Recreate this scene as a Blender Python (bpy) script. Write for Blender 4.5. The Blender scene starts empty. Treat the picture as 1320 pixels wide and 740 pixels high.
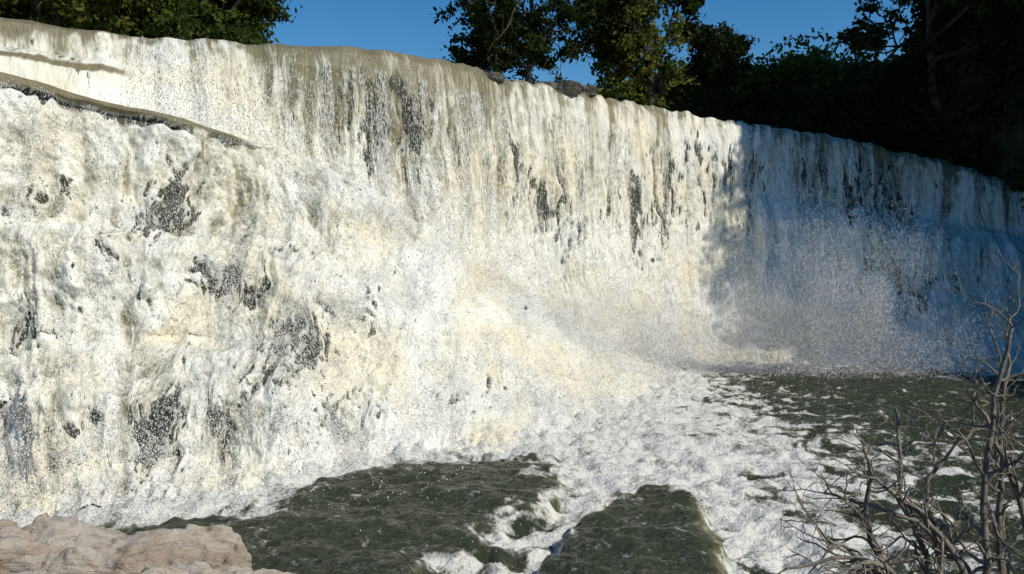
import bpy, math, numpy as np
from mathutils import Vector
rng=np.random.default_rng(7)
SC=bpy.context.scene
# ------------------------------------------------------------ noise helpers
_p=np.random.default_rng(3).permutation(256).astype(np.int32)
_p=np.concatenate([_p,_p,_p])
_g=np.random.default_rng(5).normal(size=(256,3)); _g/=np.linalg.norm(_g,axis=1)[:,None]
_g=_g.astype(np.float32)
def perlin(x,y,z=0.0):
    x,y,z=np.broadcast_arrays(np.asarray(x,np.float32),np.asarray(y,np.float32),np.asarray(z,np.float32))
    sh=x.shape; x=x.ravel();y=y.ravel();z=z.ravel()
    xi=np.floor(x);yi=np.floor(y);zi=np.floor(z)
    xf=x-xi;yf=y-yi;zf=z-zi
    xi=xi.astype(np.int32)&255;yi=yi.astype(np.int32)&255;zi=zi.astype(np.int32)&255
    f=lambda t:t*t*t*(t*(t*6-15)+10)
    u=f(xf);v=f(yf);w=f(zf)
    out=np.zeros_like(x)
    for a in (0,1):
        wa=(u if a else 1-u)
        pa=_p[(xi+a)&255]
        for b in (0,1):
            wb=wa*(v if b else 1-v)
            pb=_p[pa+((yi+b)&255)]
            for c in (0,1):
                wc=wb*(w if c else 1-w)
                g=_g[_p[pb+((zi+c)&255)]]
                out+=wc*(g[:,0]*(xf-a)+g[:,1]*(yf-b)+g[:,2]*(zf-c))
    return (out*1.6).reshape(sh)
def fbm(x,y,z=0.0,o=4,l=2.03,g=0.5):
    s=0;a=1;k=1
    for i in range(o):
        s=s+a*perlin(np.asarray(x)*k+i*17.3,np.asarray(y)*k+i*9.1,np.asarray(z)*k+i*5.7);a*=g;k*=l
    return s
def sst(a,b,x):
    t=np.clip((x-a)/(b-a),0,1); return t*t*(3-2*t)
def gs(x,c,s): return np.exp(-((x-c)/s)**2)
# ------------------------------------------------------------ mesh helpers
def mk(name,verts,faces,mats=(),attrs=None,fattrs=None,smooth=True,midx=None,parent=None):
    me=bpy.data.meshes.new(name)
    verts=np.asarray(verts,np.float32).reshape(-1,3); faces=np.asarray(faces,np.int32)
    n,k=faces.shape
    me.vertices.add(len(verts)); me.vertices.foreach_set('co',verts.ravel())
    me.loops.add(n*k); me.loops.foreach_set('vertex_index',faces.ravel())
    me.polygons.add(n)
    me.polygons.foreach_set('loop_start',np.arange(0,n*k,k,dtype=np.int32))
    me.polygons.foreach_set('loop_total',np.full(n,k,np.int32))
    if midx is not None: me.polygons.foreach_set('material_index',np.asarray(midx,np.int32))
    me.polygons.foreach_set('use_smooth',np.full(n,smooth,bool))
    for m in mats: me.materials.append(m)
    me.update(calc_edges=True)
    for nm,a in (attrs or {}).items():
        a=np.asarray(a,np.float32)
        if a.ndim==2:
            at=me.attributes.new(nm,'FLOAT_VECTOR','POINT'); at.data.foreach_set('vector',a.ravel())
        else:
            at=me.attributes.new(nm,'FLOAT','POINT'); at.data.foreach_set('value',a.ravel())
    for nm,a in (fattrs or {}).items():
        at=me.attributes.new(nm,'FLOAT','FACE'); at.data.foreach_set('value',np.asarray(a,np.float32).ravel())
    ob=bpy.data.objects.new(name,me); SC.collection.objects.link(ob)
    if parent: ob.parent=parent
    return ob
def gridf(nu,nv):
    i=np.arange(nu-1)[:,None]*nv+np.arange(nv-1)[None,:]
    i=i.ravel()
    return np.stack([i,i+nv,i+nv+1,i+1],1)
def normals(P):
    n=np.cross(np.gradient(P,axis=0),np.gradient(P,axis=1))
    n/=np.linalg.norm(n,axis=2)[:,:,None]+1e-9
    if (n@np.array([.3,-.6,.5])).mean()<0: n=-n
    return n
def smooth1(a,k):
    if k<1: return a
    w=np.hanning(2*k+3)[1:-1]; w/=w.sum()
    pad=np.concatenate([np.repeat(a[:1],k,0),a,np.repeat(a[-1:],k,0)])
    if a.ndim==1: return np.convolve(pad,w,'valid')
    return np.stack([np.convolve(pad[:,j],w,'valid') for j in range(a.shape[1])],1)
def resamp(C,n,k):
    C=np.asarray(C,float); t=np.linspace(0,len(C)-1,n)
    return smooth1(np.stack([np.interp(t,np.arange(len(C)),C[:,j]) for j in range(C.shape[1])],1),k)
# ------------------------------------------------------------ node helpers
def newmat(name):
    m=bpy.data.materials.new(name); m.use_nodes=True
    nt=m.node_tree; b=nt.nodes['Principled BSDF']; return m,nt,b
def attr(nt,name):
    n=nt.nodes.new('ShaderNodeAttribute'); n.attribute_name=name; return n
def math_(nt,op,a,b=None,c=None,clamp=False):
    n=nt.nodes.new('ShaderNodeMath'); n.operation=op; n.use_clamp=clamp
    for i,v in enumerate((a,b,c)):
        if v is None: continue
        if isinstance(v,(int,float)): n.inputs[i].default_value=v
        else: nt.links.new(v,n.inputs[i])
    return n.outputs[0]
def mixc(nt,f,a,b):
    n=nt.nodes.new('ShaderNodeMix'); n.data_type='RGBA'
    for s,v in ((0,f),(6,a),(7,b)):
        if isinstance(v,(int,float)): n.inputs[s].default_value=v
        elif isinstance(v,tuple): n.inputs[s].default_value=(*v,1) if len(v)==3 else v
        else: nt.links.new(v,n.inputs[s])
    return n.outputs[2]
def noise(nt,vec,scale,det=4,rough=.55,vscale=None):
    if vscale:
        mp=nt.nodes.new('ShaderNodeVectorMath'); mp.operation='MULTIPLY'
        nt.links.new(vec,mp.inputs[0]); mp.inputs[1].default_value=vscale; vec=mp.outputs[0]
    n=nt.nodes.new('ShaderNodeTexNoise'); n.inputs['Scale'].default_value=scale
    n.inputs['Detail'].default_value=det; n.inputs['Roughness'].default_value=rough
    nt.links.new(vec,n.inputs['Vector']); return n.outputs['Fac']
def ramp01(nt,v,a,b):
    n=nt.nodes.new('ShaderNodeMapRange'); n.interpolation_type='SMOOTHSTEP'
    nt.links.new(v,n.inputs[0]); n.inputs[1].default_value=a; n.inputs[2].default_value=b
    return n.outputs[0]
def addn(nt,f,n,k):
    return math_(nt,'ADD',f,math_(nt,'MULTIPLY',math_(nt,'SUBTRACT',n,.5),k))
def bump(nt,b,h,strength,dist):
    n=nt.nodes.new('ShaderNodeBump'); n.inputs['Strength'].default_value=strength; n.inputs['Distance'].default_value=dist
    nt.links.new(h,n.inputs['Height']); nt.links.new(n.outputs[0],b.inputs['Normal'])
# ------------------------------------------------------------ materials
FOAM=(0.85,0.825,0.745)
def falls_mat(name,vs,bs,thinA,thinB):
    m,nt,b=newmat(name)
    uv=attr(nt,'flow').outputs['Vector']; fo=attr(nt,'foam').outputs['Fac']; dk=attr(nt,'dark').outputs['Fac']; wt=attr(nt,'wet').outputs['Fac']
    n1=noise(nt,uv,1.0,4,.62,vs); n2=noise(nt,uv,1.0,4,.65,(vs[0]*3,vs[1]*2.6,2)); n3=noise(nt,uv,1.0,3,.7,(vs[0]*8,vs[1]*6.5,4))
    f=addn(nt,fo,n1,2.2); f=addn(nt,f,n2,1.9); f=addn(nt,f,n3,1.6)
    f=ramp01(nt,f,-.15,1.0)
    big=noise(nt,uv,.35,2,.5)
    foamc=mixc(nt,ramp01(nt,big,.42,.68),FOAM,(0.83,0.765,0.575))
    thin=mixc(nt,ramp01(nt,fo,.1,.6),thinA,thinB)
    col=mixc(nt,f,thin,foamc)
    d=addn(nt,dk,n2,2.2); d=addn(nt,d,n3,2.4)
    d=ramp01(nt,d,.25,.85)
    col=mixc(nt,d,col,(0.06,0.058,0.045))
    w2=ramp01(nt,addn(nt,wt,n1,.8),.3,.7)
    col=mixc(nt,w2,col,mixc(nt,n2,(0.10,0.085,0.045),(0.30,0.26,0.15)))
    nt.links.new(col,b.inputs['Base Color'])
    nt.links.new(math_(nt,'ADD',math_(nt,'MULTIPLY',f,.35),.35),b.inputs['Roughness'])
    b.inputs['Specular IOR Level'].default_value=.3
    h=math_(nt,'ADD',math_(nt,'ADD',math_(nt,'MULTIPLY',n1,.7),math_(nt,'MULTIPLY',n2,.6)),math_(nt,'MULTIPLY',n3,.35))
    bump(nt,b,h,bs,.14)
    return m
M_fallA=falls_mat('falling_water',(3.4,.28,1),.55,(0.19,0.17,0.09),(0.36,0.335,0.235)); M_fallB=falls_mat('cascading_whitewater',(2.4,.85,1),.65,(0.25,0.235,0.16),(0.42,0.41,0.345))
def pool_mat():
    m,nt,b=newmat('river_water')
    tc=nt.nodes.new('ShaderNodeTexCoord').outputs['Object']; fo=attr(nt,'foam').outputs['Fac']; ol=attr(nt,'olive').outputs['Fac']
    n1=noise(nt,tc,2.0,5,.68); n2=noise(nt,tc,9,4,.7)
    wv=noise(nt,tc,1.5,4,.6)
    rid=math_(nt,'SUBTRACT',1.0,math_(nt,'MULTIPLY',math_(nt,'ABSOLUTE',math_(nt,'SUBTRACT',wv,.5)),7.0))
    f=addn(nt,fo,n1,2.1); f=addn(nt,f,n2,2.0)
    f=math_(nt,'ADD',f,math_(nt,'MULTIPLY',math_(nt,'MAXIMUM',rid,0.0),math_(nt,'MULTIPLY',math_(nt,'ADD',fo,.24),.7)))
    f=ramp01(nt,f,.25,1.25)
    w=mixc(nt,noise(nt,tc,.35,3),(0.024,0.033,0.018),(0.062,0.070,0.036))
    w=mixc(nt,ramp01(nt,fo,.05,.6),w,(0.19,0.19,0.13))
    w=mixc(nt,ol,w,(0.20,0.19,0.09))
    col=mixc(nt,f,w,(0.80,0.78,0.71))
    nt.links.new(col,b.inputs['Base Color'])
    nt.links.new(math_(nt,'ADD',math_(nt,'MULTIPLY',f,.5),.09),b.inputs['Roughness'])
    b.inputs['IOR'].default_value=1.33
    h=math_(nt,'ADD',math_(nt,'MULTIPLY',noise(nt,tc,2.6,6,.66),1.0),math_(nt,'MULTIPLY',n2,.4))
    bump(nt,b,h,.9,.22)
    return m
M_pool=pool_mat()
def simple(name,c1,c2,scale,rough=.9,bs=.6,bd=.05,sp=.2,strata=False):
    m,nt,b=newmat(name); tc=nt.nodes.new('ShaderNodeTexCoord').outputs['Object']
    n=noise(nt,tc,scale,7,.65)
    col=mixc(nt,ramp01(nt,n,.35,.65),c1,c2)
    h=noise(nt,tc,scale*3,6,.7)
    if strata:
        s=noise(nt,tc,1.0,6,.7,(1.0,1.0,10)); h=math_(nt,'ADD',h,math_(nt,'MULTIPLY',s,1.4))
        col=mixc(nt,math_(nt,'MULTIPLY',ramp01(nt,s,.55,.72),.6),col,(0.18,0.135,0.10))
        st=ramp01(nt,noise(nt,tc,7,5,.75),.56,.72); col=mixc(nt,math_(nt,'MULTIPLY',st,.6),col,(0.15,0.125,0.10))
    nt.links.new(col,b.inputs['Base Color']); b.inputs['Roughness'].default_value=rough
    b.inputs['Specular IOR Level'].default_value=sp
    bump(nt,b,h,bs,bd); return m
M_ground=simple('earth_and_undergrowth',(0.02,0.024,0.012),(0.05,0.045,0.028),.8)
M_rock=simple('sandstone',(0.53,0.47,0.40),(0.36,0.285,0.21),1.1,.85,1.0,.07,strata=True)
M_wetrock=simple('wet_rock',(0.10,0.085,0.06),(0.045,0.04,0.03),1.6,.45,.9,.06,.5)
M_bark=simple('bark',(0.10,0.085,0.065),(0.05,0.04,0.03),3)
M_twig=simple('dry_wood',(0.34,0.29,0.23),(0.18,0.15,0.115),14)
def spray_mat(name,tr,c,bent=None):
    m=bpy.data.materials.new(name); m.use_nodes=True; nt=m.node_tree; nt.nodes.remove(nt.nodes['Principled BSDF'])
    b=nt.nodes.new('ShaderNodeBsdfDiffuse'); b.inputs['Color'].default_value=c
    out=b.outputs[0]
    if bent:
        # a droplet cloud scatters light many times: shade each fleck as part of the
        # cloud's outer surface rather than by its own random orientation
        cx=nt.nodes.new('ShaderNodeCombineXYZ')
        for i in range(3): cx.inputs[i].default_value=bent[i]
        nt.links.new(cx.outputs[0],b.inputs['Normal'])
    else:
        t=nt.nodes.new('ShaderNodeBsdfTranslucent'); t.inputs['Color'].default_value=c
        mx=nt.nodes.new('ShaderNodeMixShader'); mx.inputs[0].default_value=tr
        nt.links.new(b.outputs[0],mx.inputs[1]); nt.links.new(t.outputs[0],mx.inputs[2]); out=mx.outputs[0]
    nt.links.new(out,nt.nodes['Material Output'].inputs['Surface'])
    return m
M_spray=spray_mat('spray_drops',.2,(.96,.945,.90,1))
_b=Vector((.30,-.55,.78)).normalized()
M_mist=spray_mat('fine_mist',0,(.93,.915,.87,1),tuple(_b))
def leaf_mat(name,c1,c2,tr=.35):
    m=bpy.data.materials.new(name); m.use_nodes=True; nt=m.node_tree; nt.nodes.remove(nt.nodes['Principled BSDF'])
    b=nt.nodes.new('ShaderNodeBsdfDiffuse')
    a=attr(nt,'lv').outputs['Fac']; col=mixc(nt,a,c1,c2)
    nt.links.new(col,b.inputs['Color'])
    t=nt.nodes.new('ShaderNodeBsdfTranslucent'); nt.links.new(col,t.inputs['Color'])
    mx=nt.nodes.new('ShaderNodeMixShader'); mx.inputs[0].default_value=tr
    nt.links.new(b.outputs[0],mx.inputs[1]); nt.links.new(t.outputs[0],mx.inputs[2])
    nt.links.new(mx.outputs[0],nt.nodes['Material Output'].inputs['Surface']); return m
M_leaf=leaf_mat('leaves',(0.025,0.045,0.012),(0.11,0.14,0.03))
M_leafD=leaf_mat('shade_leaves',(0.010,0.018,0.007),(0.045,0.06,0.016),.2)  # darker leaf copy: shade put into the foliage colour
M_leafLit=leaf_mat('lit_yellow_green_leaves',(0.05,0.08,0.013),(0.22,0.22,0.05))  # lighter yellow-green leaf copy: sunlight painted into the colour

# ------------------------------------------------------------ main fall sheet
L=[(-24,25,12.5),(-16,27.7,12.25),(-12.15,30.2,12.2),(-9.5,30.8,12.15),(-7.05,31,12.25),(-3.95,32.3,12.25),(-2.65,33.6,12.25),(-0.33,37.2,12.2),(3.44,39.6,12.2),(7.07,43,11.92),(11.5,45.5,11.8),(14.8,47,11.5),(20.1,49,11.0),(24.9,50,10.0),(29.3,50,8.6),(34,49,7.6)]
B=[(-22,20,8),(-15,24.5,9.0),(-10.5,26.5,8.4),(-8.3,27.8,7.6),(-6,28.8,5.6),(-3,30.3,3.2),(-1.5,31.3,1.8),(1.2,34,-.1),(4.5,36.2,-.1),(7.5,39.8,-.1),(10.8,41,-.1),(13.5,39.8,-.1),(17,38,-.1),(20.3,36.8,-.1),(24,35.8,-.1),(29,34,-.1)]
nA=1150
Lc=resamp(L,nA,30); Bc=resamp(B,nA,24)
LX=Lc[:,0].copy()
aL=np.concatenate([[0],np.cumsum(np.linalg.norm(np.diff(Lc,axis=0),axis=1))])
Lc[:,1]+=perlin(aL*.22,3.1)*.6+perlin(aL*.9,7.7)*.18
rugged=.25+.75*sst(-3,0,LX)
Lc[:,2]+=perlin(aL*.2,11.1)*.2+(perlin(aL*.9,2.2)*.18+perlin(aL*2.3,4.2)*.10)*rugged
P0=np.array([(0,0),(.10,.03),(.2,.12),(.3,.3),(.42,.55),(.58,.78),(.8,.93),(1,1)])
P1=np.array([(0,0),(.05,.03),(.09,.15),(.14,.34),(.42,.42),(.48,.5),(.56,.68),(.74,.77),(.84,.9),(1,1)])
P2=np.array([(0,0),(.08,.05),(.13,.28),(.42,.36),(.52,.44),(.6,.75),(.88,.95),(1,1)])
def prof(P,n):
    d=np.r_[0,np.cumsum(np.hypot(np.diff(P[:,0])*.4,np.diff(P[:,1])))]; d/=d[-1]
    t=np.linspace(0,1,n); return smooth1(np.stack([np.interp(t,d,P[:,0]),np.interp(t,d,P[:,1])],1),4)
nF=330; nU=40
p0,p1,p2=prof(P0,nF),prof(P1,nF),prof(P2,nF)
for q in (p0,p1,p2): q[0]=0; q[-1]=1
wr=sst(11,14.5,LX)*(0.8+.2*np.sin(aL*.5)); wl=1-sst(-15,-12,LX)
G=p0[None]*(1-wr-wl)[:,None,None].clip(0,1)+p1[None]*wr[:,None,None]+p2[None]*wl[:,None,None]
H=Bc-Lc
hor=H.copy(); hor[:,2]=0; outd=hor/np.linalg.norm(hor,axis=1)[:,None]
PF=Lc[:,None,:]+np.concatenate([hor[:,None,:2]*G[:,:,0:1],(H[:,2][:,None]*G[:,:,1])[:,:,None]],2)
ub=np.linspace(1,0,nU,endpoint=False)**1.5*14
PU=Lc[:,None,:]-outd[:,None,:]*ub[None,:,None]; PU[:,:,2]+=.12*np.sqrt(ub)[None]*.5
PU[:,:,1]=Lc[:,1][:,None]+ub[None]*.9; PU[:,:,0]=Lc[:,0][:,None]-outd[:,0][:,None]*ub[None]*.25
P=np.concatenate([PU,PF],1)
for j in range(6):
    P[:,nU-8:nU+16]=(P[:,nU-9:nU+15]+2*P[:,nU-8:nU+16]+P[:,nU-7:nU+17])/4
V=np.concatenate([-np.repeat(ub[None],nA,0),np.cumsum(np.linalg.norm(np.diff(PF,axis=1,prepend=PF[:,:1]),axis=2),1)],1)
U=np.repeat(aL[:,None],nU+nF,1)
W=np.concatenate([np.zeros((nA,nU)),G[:,:,1]],1)
X=np.repeat(LX[:,None],nU+nF,1)
nrm=normals(P)
Uw=U+.35*perlin(U*.5,V*.35,1.5)*sst(0,4,V)+.12*perlin(U*1.5,V*.9,4.5)
st1=perlin(Uw*.5,V*.06,.3); st2=perlin(Uw*1.5,V*.16,1.3); st3=perlin(Uw*4.2,V*.4,2.3); st4=perlin(Uw*9,V*1.2,5.3)
tb=fbm(P[:,:,0]*.8,P[:,:,1]*.8,P[:,:,2]*.8,4); tf=fbm(P[:,:,0]*3,P[:,:,1]*3,P[:,:,2]*1.8,3)
amp=sst(.2,5.0,V); low=sst(.3,1,W)
dens=1.1*gs(X,6.6,3.4)*gs(W,.36,.26)+1.0*gs(X,.6,1.8)*gs(W,.4,.2)+1.05*gs(X,-4.8,2.8)*gs(W,.3,.32)+.6*gs(X,11.5,1.2)*gs(W,.3,.2)+1.0*gs(X,19,5)*gs(W,.25,.22)+.8*gs(X,21,6)*gs(W,.65,.12)+.6*gs(X,9.5,1.5)*gs(W,.15,.12)+.5*gs(X,-14,2)*gs(W,.2,.2)+.4*gs(X,3,2)*gs(W,.6,.15)  # gap terms at the right end also paint its shade darker
dn=.8*perlin(Uw*1.1,V*.2,9.1)+.7*perlin(Uw*3.2,V*.6,8.1)+.65*perlin(Uw*8,V*1.8,7.1)+.4*tf
dark=sst(-.15,.6,dn-(1.0-dens*1.2))*sst(.3,1.2,V)
curt=gs(X,-4.6,4.2)
foam=.14+W*1.15+st2*.6+st3*.4+.35*st1+.3*tf+sst(0,2.0,V)*.3-curt*.72*(1-low)-.45*sst(12,15,X)*(1-low)  # foam cut at the right end puts its shade into the colour
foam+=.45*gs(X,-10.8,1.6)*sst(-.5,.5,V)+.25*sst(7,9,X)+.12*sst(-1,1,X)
foam=foam*(1-.5*low)+.5*low*(1.05-.5*sst(14,19,X))  # thinner foam at far right also deepens the painted shade there
foam=np.where(V<0,foam-.2,foam).clip(0,1.1)
wet=(.6+.25*(1-sst(-14,-12,X)))*(1-sst(.1,1.0,V+.6*st2))*(1-sst(6,9,X))*(1-.9*gs(X,-10.8,1.6))
wet=np.maximum(wet,.8*(1-sst(-13.5,-12,X))*gs(W,.42,.05))
disp=amp*(st1*.36+st2*.2+np.abs(st3)*-.12+.05*st4)*(1-.5*low)+low*(tb*.22)+amp*tf*.06*(1-.4*low)-dark*.12*amp+(1-amp)*(tb*.04+st2*.04)
P=P+nrm*disp[:,:,None]
FL=np.stack([Uw,V,tb*.5],2)
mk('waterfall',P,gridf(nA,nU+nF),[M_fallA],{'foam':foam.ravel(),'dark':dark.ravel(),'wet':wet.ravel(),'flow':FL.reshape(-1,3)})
PA,nAo,darkA,foamA,WA,XA,VAA=P,nrm,dark,foam,W,X,V

# ------------------------------------------------------------ front cascade
T=[(-21,19.5,10.2),(-16.5,20.5,9.9),(-12.7,22,9.37),(-9.86,24.5,8.8),(-7.3,27,8.2),(-5.6,28,7.4),(-4,28.5,6.6),(-1.55,29.5,5.0),(1.1,31,3.3),(3.6,34,1.5),(6.3,37.5,.0)]
Bb=[(-20,12.5,0),(-14,15.2,0),(-9.4,16.3,0),(-7.6,16.6,0),(-6.2,17.1,0),(-5.0,18.2,0),(-3.6,20.6,0),(-1.1,21.9,0),(1.4,23,0),(3.9,27,0),(6.6,34,0)]
nB=1150; nBf=400; nBb=60
Tc=resamp(T,nB,40); Bc2=resamp(Bb,nB,40)
aT=np.concatenate([[0],np.cumsum(np.linalg.norm(np.diff(Tc,axis=0),axis=1))])
Tc[:,2]+=perlin(aT*.35,5.5)*.16; Tc[:,1]+=perlin(aT*.5,8.5)*.5
Bc2[:,2]=-.12
Bc2[:,1]+=perlin(aT*.5,15.5)*.8
S=np.linspace(0,1,nB)
Q0=np.array([(0,0),(.03,.0),(.055,.06),(.09,.25),(.15,.36),(.40,.42),(.44,.5),(.47,.66),(.68,.72),(.76,.78),(.8,.93),(1,1)])
Q1=np.array([(0,0),(.05,.0),(.1,.06),(.3,.28),(.5,.5),(.62,.7),(.8,.86),(1,1)])
q0,q1=prof(Q0,nBf),prof(Q1,nBf)
for q in (q0,q1): q[0]=0;q[-1]=1
k=sst(.35,.62,S)
G=np.zeros((nB,nBf,2)); tt=np.linspace(0,1,nBf)
wan=(perlin(aT*.3,21.5)*.16)
for i in range(nB):
    t2=tt+wan[i]*np.sin(np.pi*tt)**2
    for c in (0,1):
        G[i,:,c]=np.interp(t2,tt,q0[:,c])*(1-k[i])+q1[:,c]*k[i]
H=Bc2-Tc; hor=H.copy(); hor[:,2]=0; od=hor/np.linalg.norm(hor,axis=1)[:,None]
PF=Tc[:,None,:]+np.concatenate([hor[:,None,:2]*G[:,:,0:1],(H[:,2][:,None]*G[:,:,1])[:,:,None]],2)
ub=np.linspace(1,0,nBb,endpoint=False)*6
dr=sst(.3,.6,S)*.75
odb=od.copy(); odb[:,1]=-1; odb[:,0]*=.4
PU=Tc[:,None,:]-odb[:,None,:]*ub[None,:,None]; PU[:,:,2]=Tc[:,2][:,None]-dr[:,None]*ub[None]*np.clip(ub[None]/2,0,1)+.04*ub[None]*(1-dr[:,None])
P=np.concatenate([PU,PF],1)
j0=nBb
for j in range(3):
    P[:,j0-8:j0+10]=(P[:,j0-9:j0+9]+2*P[:,j0-8:j0+10]+P[:,j0-7:j0+11])/4
V=np.concatenate([-np.repeat(ub[None],nB,0),np.cumsum(np.linalg.norm(np.diff(PF,axis=1,prepend=PF[:,:1]),axis=2),1)],1)
U=np.repeat(aT[:,None],nBb+nBf,1); W=np.concatenate([np.zeros((nB,nBb)),G[:,:,1]],1); SS=np.repeat(S[:,None],nBb+nBf,1)
nrm=normals(P)
x,y,z=P[:,:,0],P[:,:,1],P[:,:,2]
Uw=U+.5*perlin(U*.6,V*.4,31.5)+.22*perlin(U*2,V*1.4,4.5)
s1=perlin(Uw*.5,V*.18,.9); s2=perlin(Uw*1.5,V*.35,1.9); s3=perlin(Uw*4,V*1.0,2.9)
tb=fbm(x*.6,y*.6,z*.6,3); tm=fbm(x*2.0,y*2.0,z*1.4,4,g=.55); tf=fbm(x*6,y*6,z*4.5,3,g=.6)
blobs=[(-9.3,6.1,.7,1.1,.9),(-5.3,2.6,.9,.8,1.0),(-7.4,4.4,.8,.45,.9),(-6.7,3.9,.8,.5,.7),(-7.6,1.3,.55,.8,1.0),(-6.3,1.25,.5,.6,1.0),(-8.8,1.4,.4,.6,.8),(-10.9,3.2,.6,.4,.7),(-4.2,.9,.7,.5,.8),(-1.2,1.2,.9,.4,.6),(-5.9,5.0,.8,.3,.6),(-8.6,3.9,.5,.25,.6),(-12,6,1,.6,.6),(-4,3,.6,.4,.5),(-2.6,3.2,.9,.3,.3),(-10,1.4,.4,.5,.7),(-8.5,7.6,.6,.3,.5),(1.5,.9,.8,.3,.4),(-4.6,4.2,.9,.35,.4)]
dens=np.zeros_like(x)
for (bx,bz,rx,rz,a) in blobs: dens=np.maximum(dens,a*gs(x,bx,rx*1.4)*gs(z,bz,rz*1.4))
dn=.5*perlin(Uw*1.1,V*.5,19.1)+.8*perlin(Uw*2.8,V*1.3,18.1)+.8*perlin(Uw*6.5,V*3.0,17.1)+.4*tm+.3*tf
dark=sst(-.2,.7,dn-(1.08-dens*1.75))*sst(.1,.6,V)
lm=(1-sst(.34,.42,SS))
wob=.12*perlin(U*1.2,2.2)
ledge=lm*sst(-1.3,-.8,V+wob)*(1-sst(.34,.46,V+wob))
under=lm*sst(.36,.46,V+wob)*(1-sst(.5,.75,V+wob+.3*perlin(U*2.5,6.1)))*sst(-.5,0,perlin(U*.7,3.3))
foam=(.70+.4*s2+.4*tm+.25*s1+.25*tf+.3*s3-.3*gs(x,-4.5,2.2)*gs(z,6.3,.7)+.45*sst(.45,.65,SS)).clip(0,1.1)
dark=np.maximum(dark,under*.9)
wet=ledge
amp=sst(-1,1.2,V)*.75+.25
rgt=1-.5*sst(.5,.75,SS)
disp=amp*rgt*(s1*.34+s2*.2+tb*.24+tm*.13+s3*.07+tf*.03)-dark*.12
disp*=1-.9*np.maximum(ledge,under).clip(0,1)
disp-=.25*under
P=P+nrm*disp[:,:,None]
FL=np.stack([Uw,V,tm*.5],2)
mk('cascade',P,gridf(nB,nBb+nBf),[M_fallB],{'foam':foam.ravel(),'dark':dark.ravel(),'wet':wet.ravel(),'flow':FL.reshape(-1,3)})
PB,nBo,darkB,WB,SB,VB,ledB=P,nrm,dark,W,SS,V,np.maximum(ledge,under).clip(0,1)

# ------------------------------------------------------------ spray drops
octv=np.array([(1,0,0),(-1,0,0),(0,1,0),(0,-1,0),(0,0,1),(0,0,-1)],np.float32)
octf=np.array([(0,2,4),(2,1,4),(1,3,4),(3,0,4),(2,0,5),(1,2,5),(3,1,5),(0,3,5)],np.int32)
def drops(name,C,r,el):
    n=len(C); R=rng.normal(size=(n,6,3)).astype(np.float32)*.18
    Vv=(octv[None]+R)*r[:,None,None]
    Vv[:,:,2]*=el[:,None]
    Vv+=C[:,None,:]
    F=octf[None]+(np.arange(n)*6)[:,None,None]
    return mk(name,Vv.reshape(-1,3),F.reshape(-1,3),[M_spray],smooth=True)
def sample(P,nr,prob,n):
    p=prob.ravel()/prob.sum(); idx=rng.choice(p.size,n,p=p)
    return P.reshape(-1,3)[idx],nr.reshape(-1,3)[idx],idx
cl=sst(-.1,.6,fbm(PB[:,:,0]*.9,PB[:,:,1]*.9,PB[:,:,2]*.9,2))
pr=(.15+cl+.4*darkB)*(VB>-1)*(WB>.02)*(1-.3*sst(.6,.8,SB))*(1-ledB)
C,nn,ix=sample(PB,nBo,pr+1e-9,120000)
off=rng.exponential(.12,len(C))
C=C+nn*off[:,None]+rng.normal(size=C.shape)*.03; C[:,2]+=off*.4
r=rng.uniform(.004,.013,len(C))*(1+ (rng.random(len(C))<.06)*.8)
drops('spray',C,r,rng.uniform(.8,2.2,len(C)))
pr=(.05+.9*WA**1.5+.2*darkA)*(WA>.12)*(XA>-13)*(XA<27)
C,nn,ix=sample(PA,nAo,pr+1e-12,50000)
off=rng.exponential(.16,len(C))
C=C+nn*off[:,None]+rng.normal(size=C.shape)*.04
drops('spray',C,rng.uniform(.006,.016,len(C)),rng.uniform(1.5,6,len(C)))
strand=sst(-.05,.5,perlin(XA*2.2,VAA*.12,41.0)+.5*perlin(XA*6,VAA*.3,43.0))
pr=strand*(WA>.10)*(1-sst(.45,.7,WA))*(XA>-7)*(XA<26)
C,nn,ix=sample(PA,nAo,pr+1e-12,12000)
C=C+nn*(.04+rng.exponential(.05,len(C)))[:,None]
rr_=rng.uniform(.006,.012,len(C)); ee=rng.uniform(6,20,len(C)); C[:,2]-=rr_*ee
drops('spray',C,rr_,ee)
def flecks(name,C,s):
    n=len(C); V=rng.normal(size=(n,3,3)).astype(np.float32)
    V-=V.mean(1,keepdims=True); V/=np.linalg.norm(V,axis=2,keepdims=True)
    V=V*s[:,None,None]+C[:,None,:]
    return mk(name,V.reshape(-1,3),np.arange(n*3).reshape(-1,3),[M_mist],smooth=False)
def mist(name,lst,sc=1.0):
    Cs=[]
    for c,s,n in lst:
        q=rng.normal(size=(n,3))*np.array(s)+np.array(c)
        m=perlin(q[:,0]*.35,q[:,1]*.35,q[:,2]*.35)+.6*perlin(q[:,0]*.9,q[:,1]*.9,q[:,2]*.9)
        q=q[((m+.7)/1.2>rng.random(n))&(q[:,2]<8.5)]
        q[:,2]=np.abs(q[:,2]); Cs.append(q)
    C=np.concatenate(Cs); flecks(name,C,rng.uniform(.009,.020,len(C))*sc)
mist('mist',[((7.5,37.3,1.2),(3.2,.8,1.5),190000),((12.2,36.6,1.9),(2.6,.8,1.9),300000),((11.3,37.0,3.6),(1.4,.6,1.3),80000),((14.8,36.2,3.0),(1.3,.6,1.4),95000),((3.8,33.4,2.0),(2.2,.9,1.3),80000),((18.0,35.7,1.2),(3.4,1.0,1.2),100000)],.85)
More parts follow.
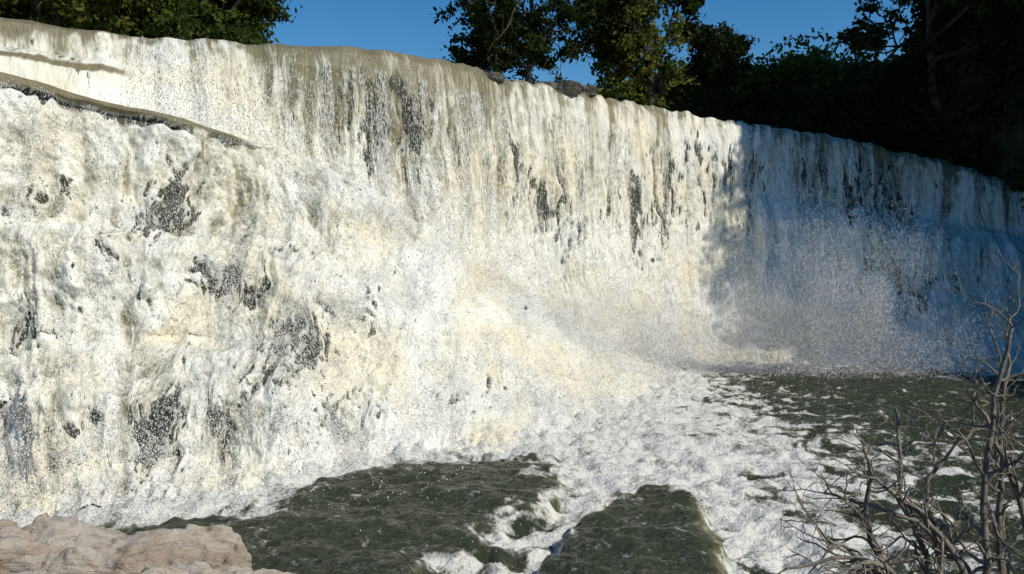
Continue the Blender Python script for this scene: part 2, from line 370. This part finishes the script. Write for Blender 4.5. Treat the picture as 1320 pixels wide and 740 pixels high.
mist('mist',[((.2,29.0,4.2),(2.3,.8,.7),60000),((2.5,30.8,2.5),(1.6,1,.8),65000),((-3.5,27.6,6.3),(1.8,.7,.4),28000),((1.5,24.5,1.3),(2.5,1.6,.7),40000),((-8,16.4,.5),(2.5,.6,.35),12000),((-3.5,20,.6),(1.8,.9,.4),14000)],.9)

# ------------------------------------------------------------ pool / river
def sdpoly(x,y,poly):
    poly=np.array(poly,float); d=np.full(x.shape,1e9); ins=np.zeros(x.shape,bool)
    for i in range(len(poly)):
        a=poly[i-1];b=poly[i]
        ex,ey=b-a; wx=x-a[0];wy=y-a[1]
        t=np.clip((wx*ex+wy*ey)/(ex*ex+ey*ey),0,1)
        d=np.minimum(d,np.hypot(wx-t*ex,wy-t*ey))
        c=((a[1]>y)!=(b[1]>y))&(x<(b[0]-a[0])*(y-a[1])/(b[1]-a[1]+1e-12)+a[0]); ins^=c
    return np.where(ins,d,-d)
def dline(x,y,pts):
    pts=np.array(pts,float); d=np.full(x.shape,1e9)
    for a,b in zip(pts[:-1],pts[1:]):
        e=b-a; t=np.clip(((x-a[0])*e[0]+(y-a[1])*e[1])/(e@e),0,1)
        d=np.minimum(d,np.hypot(x-a[0]-t*e[0],y-a[1]-t*e[1]))
    return d
nx,ny=760,800
gx=np.linspace(-22,27,nx)
gy=6+(np.linspace(0,1,ny)**1.25)*38
x,y=np.meshgrid(gx,gy,indexing='ij')
xw=x+.6*perlin(x*.55,y*.55,1.1)+.35*perlin(x*1.6,y*1.6,2.1)+.14*perlin(x*4,y*4,2.1); yw=y+.6*perlin(x*.55,y*.55,7.1)+.35*perlin(x*1.6,y*1.6,8.1)+.14*perlin(x*4,y*4,9.1)
s1p=sdpoly(xw,yw,[(-3.5,19.6),(1.0,20.3),(1.1,18.6),(.45,16.8),(.1,15.3),(-1.0,13.4),(-1.2,9),(-9,9),(-7,14.4),(-4.4,16.0)])
x2=x+.12*perlin(x*1.2,y*1.2,2.1)+.07*perlin(x*4,y*4,2.1); y2=y+.35*perlin(x*1.3,y*1.3,5.1)
s2p=sdpoly(x2,y2,[(1.0,15.0),(2.0,16.6),(2.9,17.5),(3.6,17.0),(3.4,14.5),(3.15,12),(3.0,9),(-.1,9),(.4,13)])
dap=-sdpoly(xw,yw,[(-20,12.5),(-14,15.2),(-9.4,16.3),(-7.6,16.6),(-6.2,17.1),(-5.0,18.2),(-3.6,20.6),(-1.1,21.9),(1.4,23),(3.9,27),(6.6,34),(6.6,46),(-22,46)])
dmain=dline(xw,yw,[(4,36),(7.5,39.8),(10.8,41),(13.5,39.8),(17,38),(20.3,36.8),(24,35.8),(29,34)])
stream=dline(xw,yw,[(2.0,24.5),(3.6,21.5),(3.9,19),(4.2,16),(4.4,13),(4.6,8)])
mid=dline(xw,yw,[(2.0,21.5),(1.9,19.2),(1.0,16.2),(.3,14.2),(-.3,12.5),(-.8,9)])
den=1.5*np.exp(-np.clip(dap,0,99)/1.7)+1.1*np.exp(-np.clip(dmain-.8,0,99)/1.3)
den+=1.0*gs(stream,0,1.1)+.95*gs(mid,0,.95)+.66*gs(xw,5.2,3.4)*gs(yw,25.5,7)+.46*gs(xw,7.6,3.8)*gs(yw,20.5,3.8)+.45*gs(x,5.4,2.2)*gs(y,15,4)+.28
den-=.75*sst(.0,1.1,s1p)+.95*sst(-.05,.45,s2p)
den-=.40*gs(x,15,6)*gs(y,32,6)
web=1-np.abs(fbm(xw*.9,yw*.7,0,4,g=.6))*2.0
n=fbm(xw*1.4,yw*1.0,3,4,g=.6)
foam=(den*.95-.5+.5*web+.7*n).clip(0,1)
foam=sst(.0,1.25,foam)
h1=.30*sst(-.35,.45,s1p); h2=.36*sst(-.08,.22,s2p)
h=np.maximum(h1,h2)
turb=(.35+den.clip(0,1.2))*.5
z=h+turb*(.16*fbm(x*.8,y*.8,1,3)+.06*fbm(x*2.4,y*2.4,5,4,g=.6))+.02*foam+.12*perlin(x*.5+y*.3,y*.9,9)+.07*fbm(x*1.4,y*2.4,4,4,g=.6)
z+=.35*np.exp(-np.clip(dap,0,9)/.8)*np.abs(fbm(x*1.3,y*1.3,8,3))
z+=.14*gs(stream,0,1.0)*fbm(x*1.6,y*1.6,12,4,g=.55)+.12*gs(mid,0,.8)*fbm(x*1.6,y*1.6,14,4,g=.55)
olive=gs(s2p,.06,.17)*sst(2.7,3.0,x)*.9+.3*gs(s1p,.1,.2)*sst(0,.5,x)
foam*=1-.6*olive.clip(0,1)
mk('river',np.stack([x,y,z],2),gridf(nx,ny),[M_pool],{'foam':foam.ravel(),'olive':olive.ravel()})
PP=np.stack([x,y,z],2); NN=np.zeros_like(PP); NN[:,:,2]=1
C,nn,ix=sample(PP,NN,foam**2*(y>12)*(dap<9)+1e-12,45000)
off=rng.exponential(.07,len(C)); C=C+nn*off[:,None]+rng.normal(size=C.shape)*.03
drops('spray',C,rng.uniform(.004,.012,len(C)),rng.uniform(.7,1.5,len(C)))

# ------------------------------------------------------------ terrain
tx=np.concatenate([np.linspace(-300,-45,30)[:-1],np.linspace(-45,60,150),np.linspace(60,400,40)[1:]])
ty=np.concatenate([np.linspace(-80,0,20)[:-1],np.linspace(0,80,140),np.linspace(80,600,60)[1:]])
x,y=np.meshgrid(tx,ty,indexing='ij')
XB=lambda y:np.interp(y,[0,12,20,30,38,45,48,50,52,56,64,80,600],[18,19,21,25,27.0,28.8,27.5,25.5,23,22.5,26,50,500])
def terr(x,y):
    yl=np.interp(x,np.array(L)[:,0],np.array(L)[:,1]); zl=np.interp(x,np.array(L)[:,0],np.array(L)[:,2])
    back=sst(.6,2.2,y-yl)
    z=-1.6+(zl-.8+1.6)*back
    z=z+back*sst(7,14,y-yl)*(1.6+.02*np.clip(y-yl,0,200))
    hm=2+4*sst(20,25,y)+30*sst(29.0,31.6,y)-18*sst(56,62,y)  # right hill's height is shaped to lay its shadow across the falls
    r=np.clip(x-XB(y),0,99)
    slope=np.where(y>51,2.6,5.0)
    hz=np.minimum(r*slope,hm+.12*r)
    z=np.where(r>0,np.maximum(z,np.where(y>51,z,0)+hz-.3),z)
    z=np.maximum(z,-1.6+16*sst(20,32,-x))
    z=np.maximum(z,-1.6+4.1*(1-sst(5.2,7.0,y+.2*x)))
    z=np.maximum(z,-1.6+1.8*(1-sst(12.0,13.2,y))*(1-sst(-4.9,-3.8,x)))
    return z
z=terr(x,y)+.35*fbm(x*.15,y*.15,2,4)*sst(-1,1,terr(x,y))*np.where(y<14,.2,1)
mk('ground',np.stack([x,y,z],2),gridf(len(tx),len(ty)),[M_ground])

# ------------------------------------------------------------ foliage
def leafquads(C,size,seed=0):
    r=np.random.default_rng(seed); n=len(C)
    a=r.normal(size=(n,3)); a/=np.linalg.norm(a,axis=1)[:,None]
    b=r.normal(size=(n,3)); b-=a*(a*b).sum(1)[:,None]; b/=np.linalg.norm(b,axis=1)[:,None]
    s=size*r.uniform(.6,1.4,n)
    a=a*s[:,None]; b=b*(s*.5)[:,None]
    V=np.stack([C-a,C+b*1.0-a*.1,C+a,C-b],1)
    return V.reshape(-1,3),np.arange(n*4).reshape(-1,4)
def tube(pts,rad,ns=6):
    pts=np.asarray(pts,float); n=len(pts); d=np.gradient(pts,axis=0); d/=np.linalg.norm(d,axis=1)[:,None]+1e-9
    ref=np.array([.31,.9,.27]); a=np.cross(d,ref); a/=np.linalg.norm(a,axis=1)[:,None]+1e-9; b=np.cross(d,a)
    th=np.arange(ns)*2*np.pi/ns
    V=pts[:,None,:]+(np.cos(th)[None,:,None]*a[:,None,:]+np.sin(th)[None,:,None]*b[:,None,:])*np.asarray(rad)[:,None,None]
    F=[]
    for i in range(n-1):
        for j in range(ns): F.append((i*ns+j,i*ns+(j+1)%ns,(i+1)*ns+(j+1)%ns,(i+1)*ns+j))
    return V.reshape(-1,3),np.array(F)
def branchset(r,p,d,ln,rad,dep,maxd,out,tips,up=.15,spread=.9,nch=(3,5)):
    n=6; pts=[np.array(p,float)]; d=np.array(d,float)/np.linalg.norm(d)
    for i in range(n):
        d=d+r.normal(size=3)*.16; d[2]+=up*.25; d/=np.linalg.norm(d); pts.append(pts[-1]+d*ln/n)
    pts=np.array(pts); out.append((pts,np.linspace(rad,rad*.45,n+1)))
    if dep>=maxd:
        for q in pts[2:]: tips.append(q)
        return
    if dep>=maxd-1:
        for q in pts[4:]: tips.append(q)
    for c in range(r.integers(*nch)+ (1 if dep==0 else 0)):
        i=r.integers(2 if dep==0 else 2,n+1); dd=d+r.normal(size=3)*spread; dd[2]=dd[2]*.6+.1
        branchset(r,pts[i],dd,ln*r.uniform(.5,.8),rad*.5,dep+1,maxd,out,tips,up,spread,nch)
def tree(name,base,h,rad,seed,lean=(0,0),mat=None,nl=14000,ls=.16,cr=.7,md=4,spread=.95,width=4.0,height=8.0,keepf=.6):
    r=np.random.default_rng(seed); out=[];tips=[]
    branchset(r,base,(lean[0],lean[1],1),h*.5,rad,0,md,out,tips,spread=spread)
    b0=np.array(base,float); t=np.array(tips)-b0
    sx=width/(np.percentile(np.abs(t[:,:2]),95)+1e-6); sz=height/(np.percentile(t[:,2],97)+1e-6)
    st=np.array([sx,sx,sz])
    Vs=[];Fs=[];off=0
    for pts,ra in out:
        v,f=tube(b0+(pts-b0)*st,ra,5); Vs.append(v);Fs.append(f+off);off+=len(v)
    nb=sum(len(f) for f in Fs)
    tips=b0+t*st
    keep=r.random(len(tips))<keepf; tips=tips[keep]
    ci=r.integers(0,len(tips),nl); cs=r.uniform(.35,1.0,len(tips))*cr
    C=tips[ci]+r.normal(size=(nl,3))*cs[ci][:,None]*np.array([.55,.55,.38])
    lv=(r.uniform(0,.7,len(tips))[ci]+r.uniform(0,.3,nl))
    v,f=leafquads(C,ls,seed); Vs.append(v);Fs.append(f+off)
    F=np.concatenate(Fs); mi=np.r_[np.zeros(nb),np.ones(len(f))]
    return mk(name,np.concatenate(Vs),F,[M_bark,mat or M_leaf],fattrs={'lv':np.r_[np.zeros(nb),lv]},midx=mi,smooth=False)
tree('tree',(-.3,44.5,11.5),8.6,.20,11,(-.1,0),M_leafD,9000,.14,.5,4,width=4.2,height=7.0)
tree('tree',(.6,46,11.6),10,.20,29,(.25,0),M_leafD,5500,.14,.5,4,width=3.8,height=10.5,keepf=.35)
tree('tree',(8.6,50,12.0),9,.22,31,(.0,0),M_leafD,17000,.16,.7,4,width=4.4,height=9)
tree('tree',(7.9,49.8,12.2),10,.22,35,(.0,0),M_leafLit,3500,.15,.6,4,width=2.8,height=11,keepf=.4)
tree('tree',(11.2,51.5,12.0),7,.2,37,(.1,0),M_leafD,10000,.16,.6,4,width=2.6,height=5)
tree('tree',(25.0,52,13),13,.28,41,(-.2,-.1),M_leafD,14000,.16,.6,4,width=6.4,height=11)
tree('tree',(-24,42,11.5),8.5,.3,51,(0,0),M_leaf,20000,.17,.8,4,width=5,height=9)
tree('tree',(-16.8,44,12.0),8.5,.3,57,(.2,0),M_leaf,18000,.17,.8,4,width=4.9,height=8.0)
tree('tree',(-20,40,11.5),7,.25,59,(.0,0),M_leafLit,9000,.17,.8,4,width=4,height=8)
def mass(name,fn,n,nclump,size,csz,mat,seed):
    r=np.random.default_rng(seed); cc=fn(r,nclump); nclump=len(cc)
    s=r.uniform(.5,1.3,nclump)*csz; lvc=r.uniform(0,.75,nclump)
    ci=r.integers(0,nclump,n)
    d=r.normal(size=(n,3)); d/=np.linalg.norm(d,axis=1)[:,None]; d*=r.uniform(.6,1.05,n)[:,None]
    C=cc[ci]+d*s[ci][:,None]*np.array([1,1,.8])
    v,f=leafquads(C,size,seed)
    return mk(name,v,f,[mat],fattrs={'lv':lvc[ci]+r.uniform(0,.25,n)},smooth=False)
def f_hill(r,n):
    x=r.uniform(18,42,n*8);y=r.uniform(24,62,n*8); z=terr(x,y)
    k=(x>XB(y)-.2)&((y>44)|(r.random(n*8)<.6)); x,y,z=x[k][:n],y[k][:n],z[k][:n]
    return np.stack([x,y,z+r.uniform(-.2,2.0,len(x))],1)
mass('hillside_forest',f_hill,150000,1500,.25,1.3,M_leafD,5)  # includes unseen trees right of view, added to shade the falls
def f_far(r,n):
    x=r.uniform(6,32,n);y=r.uniform(58,68,n); return np.stack([x,y,13.5+.16*x-.25*np.clip(x-19,0,9)+r.uniform(-.8,1.8,n)],1)
mass('distant_bushes',f_far,46000,300,.22,1.3,M_leafLit,6)
def f_bank(r,n):
    x=r.uniform(8.5,28,n);y=np.interp(x,[7,14,20,26],[48.3,50.3,51.4,52])+r.uniform(0,2.5,n); return np.stack([x,y,12.1-.1*np.clip(x-16,0,20)+r.uniform(.1,1.8,n)*(1+.5*sst(15,20,x))],1)
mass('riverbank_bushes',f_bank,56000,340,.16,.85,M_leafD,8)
def f_left(r,n):
    x=r.uniform(-34,-14.0,n);y=r.uniform(45,49,n); return np.stack([x,y,r.uniform(14,17.9,n)+.12*(-14-x)],1)
mass('far_bank_bushes',f_left,60000,300,.2,1.1,M_leaf,9)

# ------------------------------------------------------------ rocks
def rock(name,c,dim,seed,mat=M_rock,ex=4.5,am=.07,steps=0.0):
    import bmesh
    bm=bmesh.new(); bmesh.ops.create_cube(bm,size=2); bmesh.ops.subdivide_edges(bm,edges=bm.edges[:],cuts=90,use_grid_fill=True)
    co=np.array([v.co[:] for v in bm.verts])
    q=co/ (np.sum(np.abs(co)**ex,axis=1)**(1/ex))[:,None]
    s=seed*3.7
    ang=np.arctan2(co[:,1],co[:,0]); rr=1+.2*perlin(np.cos(ang)*1.3+s,np.sin(ang)*1.3)+.08*perlin(np.cos(ang)*4+s,np.sin(ang)*4)
    q[:,:2]*=rr[:,None]
    q=q*np.array(dim)
    nrmv=co/np.linalg.norm(co,axis=1)[:,None]
    d=am*fbm(q[:,0]*1.0+s,q[:,1]*1.0,q[:,2]*2.5,6,g=.58)
    q=q+nrmv*d[:,None]
    if steps:
        hfield=fbm(q[:,0]*.8+s,q[:,1]*1.1,2.2,4,g=.5)
        lv=np.floor(hfield*3.2+.5); fr=(hfield*3.2+.5)-lv
        top=sst(.2,.7,co[:,2])
        q[:,2]+=top*steps*(lv+sst(.75,1,fr))
        zz=(q[:,2]+.05*perlin(q[:,0]*1.1+s,q[:,1]*1.1))*7.5
        saw=np.abs((zz-np.floor(zz))-.5)*2
        q[:,:2]-=nrmv[:,:2]*(.05*sst(.7,1,saw)*(1-top))[:,None]
    q[:,2]+=am*.6*fbm(q[:,0]*1.5+s,q[:,1]*1.5,1,6,g=.55)
    for v,p in zip(bm.verts,q): v.co=p
    me=bpy.data.meshes.new(name); bm.to_mesh(me); bm.free()
    for p in me.polygons: p.use_smooth=True
    me.materials.append(mat); ob=bpy.data.objects.new(name,me); SC.collection.objects.link(ob); ob.location=c; return ob
r1=rock('boulder',(-5.35,12.2,.55),(1.6,1.0,.36),1,steps=.07); r1.rotation_euler=(-.05,.08,.1)
r2=rock('boulder',(-7.25,11.6,.50),(.95,.8,.66),2,steps=.08); r2.rotation_euler=(0,.16,.4)
r3=rock('boulder',(-5.2,10.9,.30),(1.7,.6,.50),6,steps=.08); r3.rotation_euler=(0,0.05,.05)
r4=rock('boulder',(-3.2,11.4,.16),(.75,.5,.44),4,steps=.05); r4.rotation_euler=(0,0.02,-.1)
r5=rock('lip_rock',(2.0,38.9,12.1),(.9,.5,.32),8,M_wetrock); r6=rock('lip_rock',(3.3,39.8,12.1),(.5,.4,.28),9,M_wetrock)
r7=rock('lip_rock',(-1.2,36.2,12.05),(.8,.45,.22),11,M_wetrock)

# ------------------------------------------------------------ bare shrub
def shrub():
    r=np.random.default_rng(12)
    stems=[[(2.62,4.9,2.5),(2.60,4.95,3.0),(2.36,5.0,3.41),(1.93,4.9,3.69)],
      [(2.7,5.1,2.5),(2.66,5.1,3.05),(2.27,5.1,3.28),(1.72,5.2,3.50)],
      [(2.66,5.0,2.5),(2.67,5.0,3.0),(2.65,5.0,3.67),(2.78,5.0,4.28),(2.86,5.0,4.5)],
      [(2.55,5.2,2.5),(2.49,5.2,2.97),(2.32,5.2,3.5),(2.38,5.3,3.97)],
      [(2.5,4.8,2.5),(2.27,4.8,2.98),(1.84,4.75,3.2),(1.38,4.7,3.08)],
      [(2.75,5.3,2.5),(2.58,5.3,3.0),(2.54,5.35,3.5),(2.9,5.4,3.85)],
      [(2.9,5.0,2.5),(2.95,5.1,3.2),(2.72,5.1,3.8),(2.60,5.2,4.1)],
      [(2.4,5.0,2.5),(2.2,5.0,3.0),(2.05,5.0,3.3),(2.0,5.0,3.75)],
      [(2.9,5.2,2.6),(2.85,5.2,3.4),(2.95,5.2,4.3)],
      [(2.8,5.0,2.5),(2.9,5.0,3.0),(2.75,5.0,3.5)],
      [(2.45,4.9,2.5),(2.1,4.9,3.05),(1.6,4.85,3.30)]]
    Vs=[];Fs=[];off=0
    def add(pts,ra):
        nonlocal off
        v,f=tube(pts,ra,6); Vs.append(v);Fs.append(f+off);off+=len(v)
    def twig(p,d,ln,rad,dep):
        n=5;pts=[p];d=d/np.linalg.norm(d)
        for i in range(n):
            d=d+r.normal(size=3)*.22; d/=np.linalg.norm(d); pts.append(pts[-1]+d*ln/n)
        add(np.array(pts),np.linspace(rad,rad*.45,n+1))
        if dep<3:
            for c in range(r.integers(1,4)):
                i=r.integers(1,n+1); dd=d+r.normal(size=3)*np.array([.8,.6,.7]); twig(pts[i],dd,ln*r.uniform(.4,.75),rad*.65,dep+1)
    for s in stems:
        C=resamp(s,16,2); C+=np.cumsum(r.normal(size=C.shape)*.014,axis=0)
        ra=np.linspace(.026,.008,16); add(C,ra)
        for i in range(4,16):
            for _ in range(2):
                if r.random()<.5:
                    d=C[i]-C[i-1]; d/=np.linalg.norm(d); d=d+r.normal(size=3)*np.array([.8,.5,.8]); d[2]+=.1
                    twig(C[i],d,r.uniform(.12,.38),ra[i]*.6,1)
    return mk('bare_shrub',np.concatenate(Vs),np.concatenate(Fs),[M_twig])
shrub()

# ------------------------------------------------------------ light, sky, camera
sv=Vector((.62,-.42,.66)).normalized(); el=math.asin(sv.z); rot=math.atan2(sv.x,sv.y)
w=bpy.data.worlds.new('World'); SC.world=w; w.use_nodes=True; nt=w.node_tree
sky=nt.nodes.new('ShaderNodeTexSky'); sky.sky_type='NISHITA'; sky.sun_disc=False; sky.sun_elevation=el; sky.sun_rotation=rot
sky.altitude=300; sky.air_density=1.0; sky.dust_density=0.0; sky.ozone_density=2.5
hs=nt.nodes.new('ShaderNodeHueSaturation'); hs.inputs['Saturation'].default_value=1.4
nt.links.new(sky.outputs[0],hs.inputs['Color']); nt.links.new(hs.outputs[0],nt.nodes['Background'].inputs[0]); nt.nodes['Background'].inputs[1].default_value=.10
ld=bpy.data.lights.new('sun','SUN'); ld.energy=3.9; ld.angle=math.radians(.5); ld.color=(1,.94,.81)
lo=bpy.data.objects.new('sun',ld); SC.collection.objects.link(lo); lo.rotation_euler=sv.to_track_quat('Z','Y').to_euler()
cd=bpy.data.cameras.new('camera'); cd.sensor_width=36; cd.lens=31.17; cd.clip_end=2000
co=bpy.data.objects.new('camera',cd); SC.collection.objects.link(co); co.location=(0,0,4.85); co.rotation_euler=(math.radians(88),0,0)
SC.camera=co
SC.view_settings.view_transform='Standard'; SC.view_settings.look='None'; SC.view_settings.exposure=0
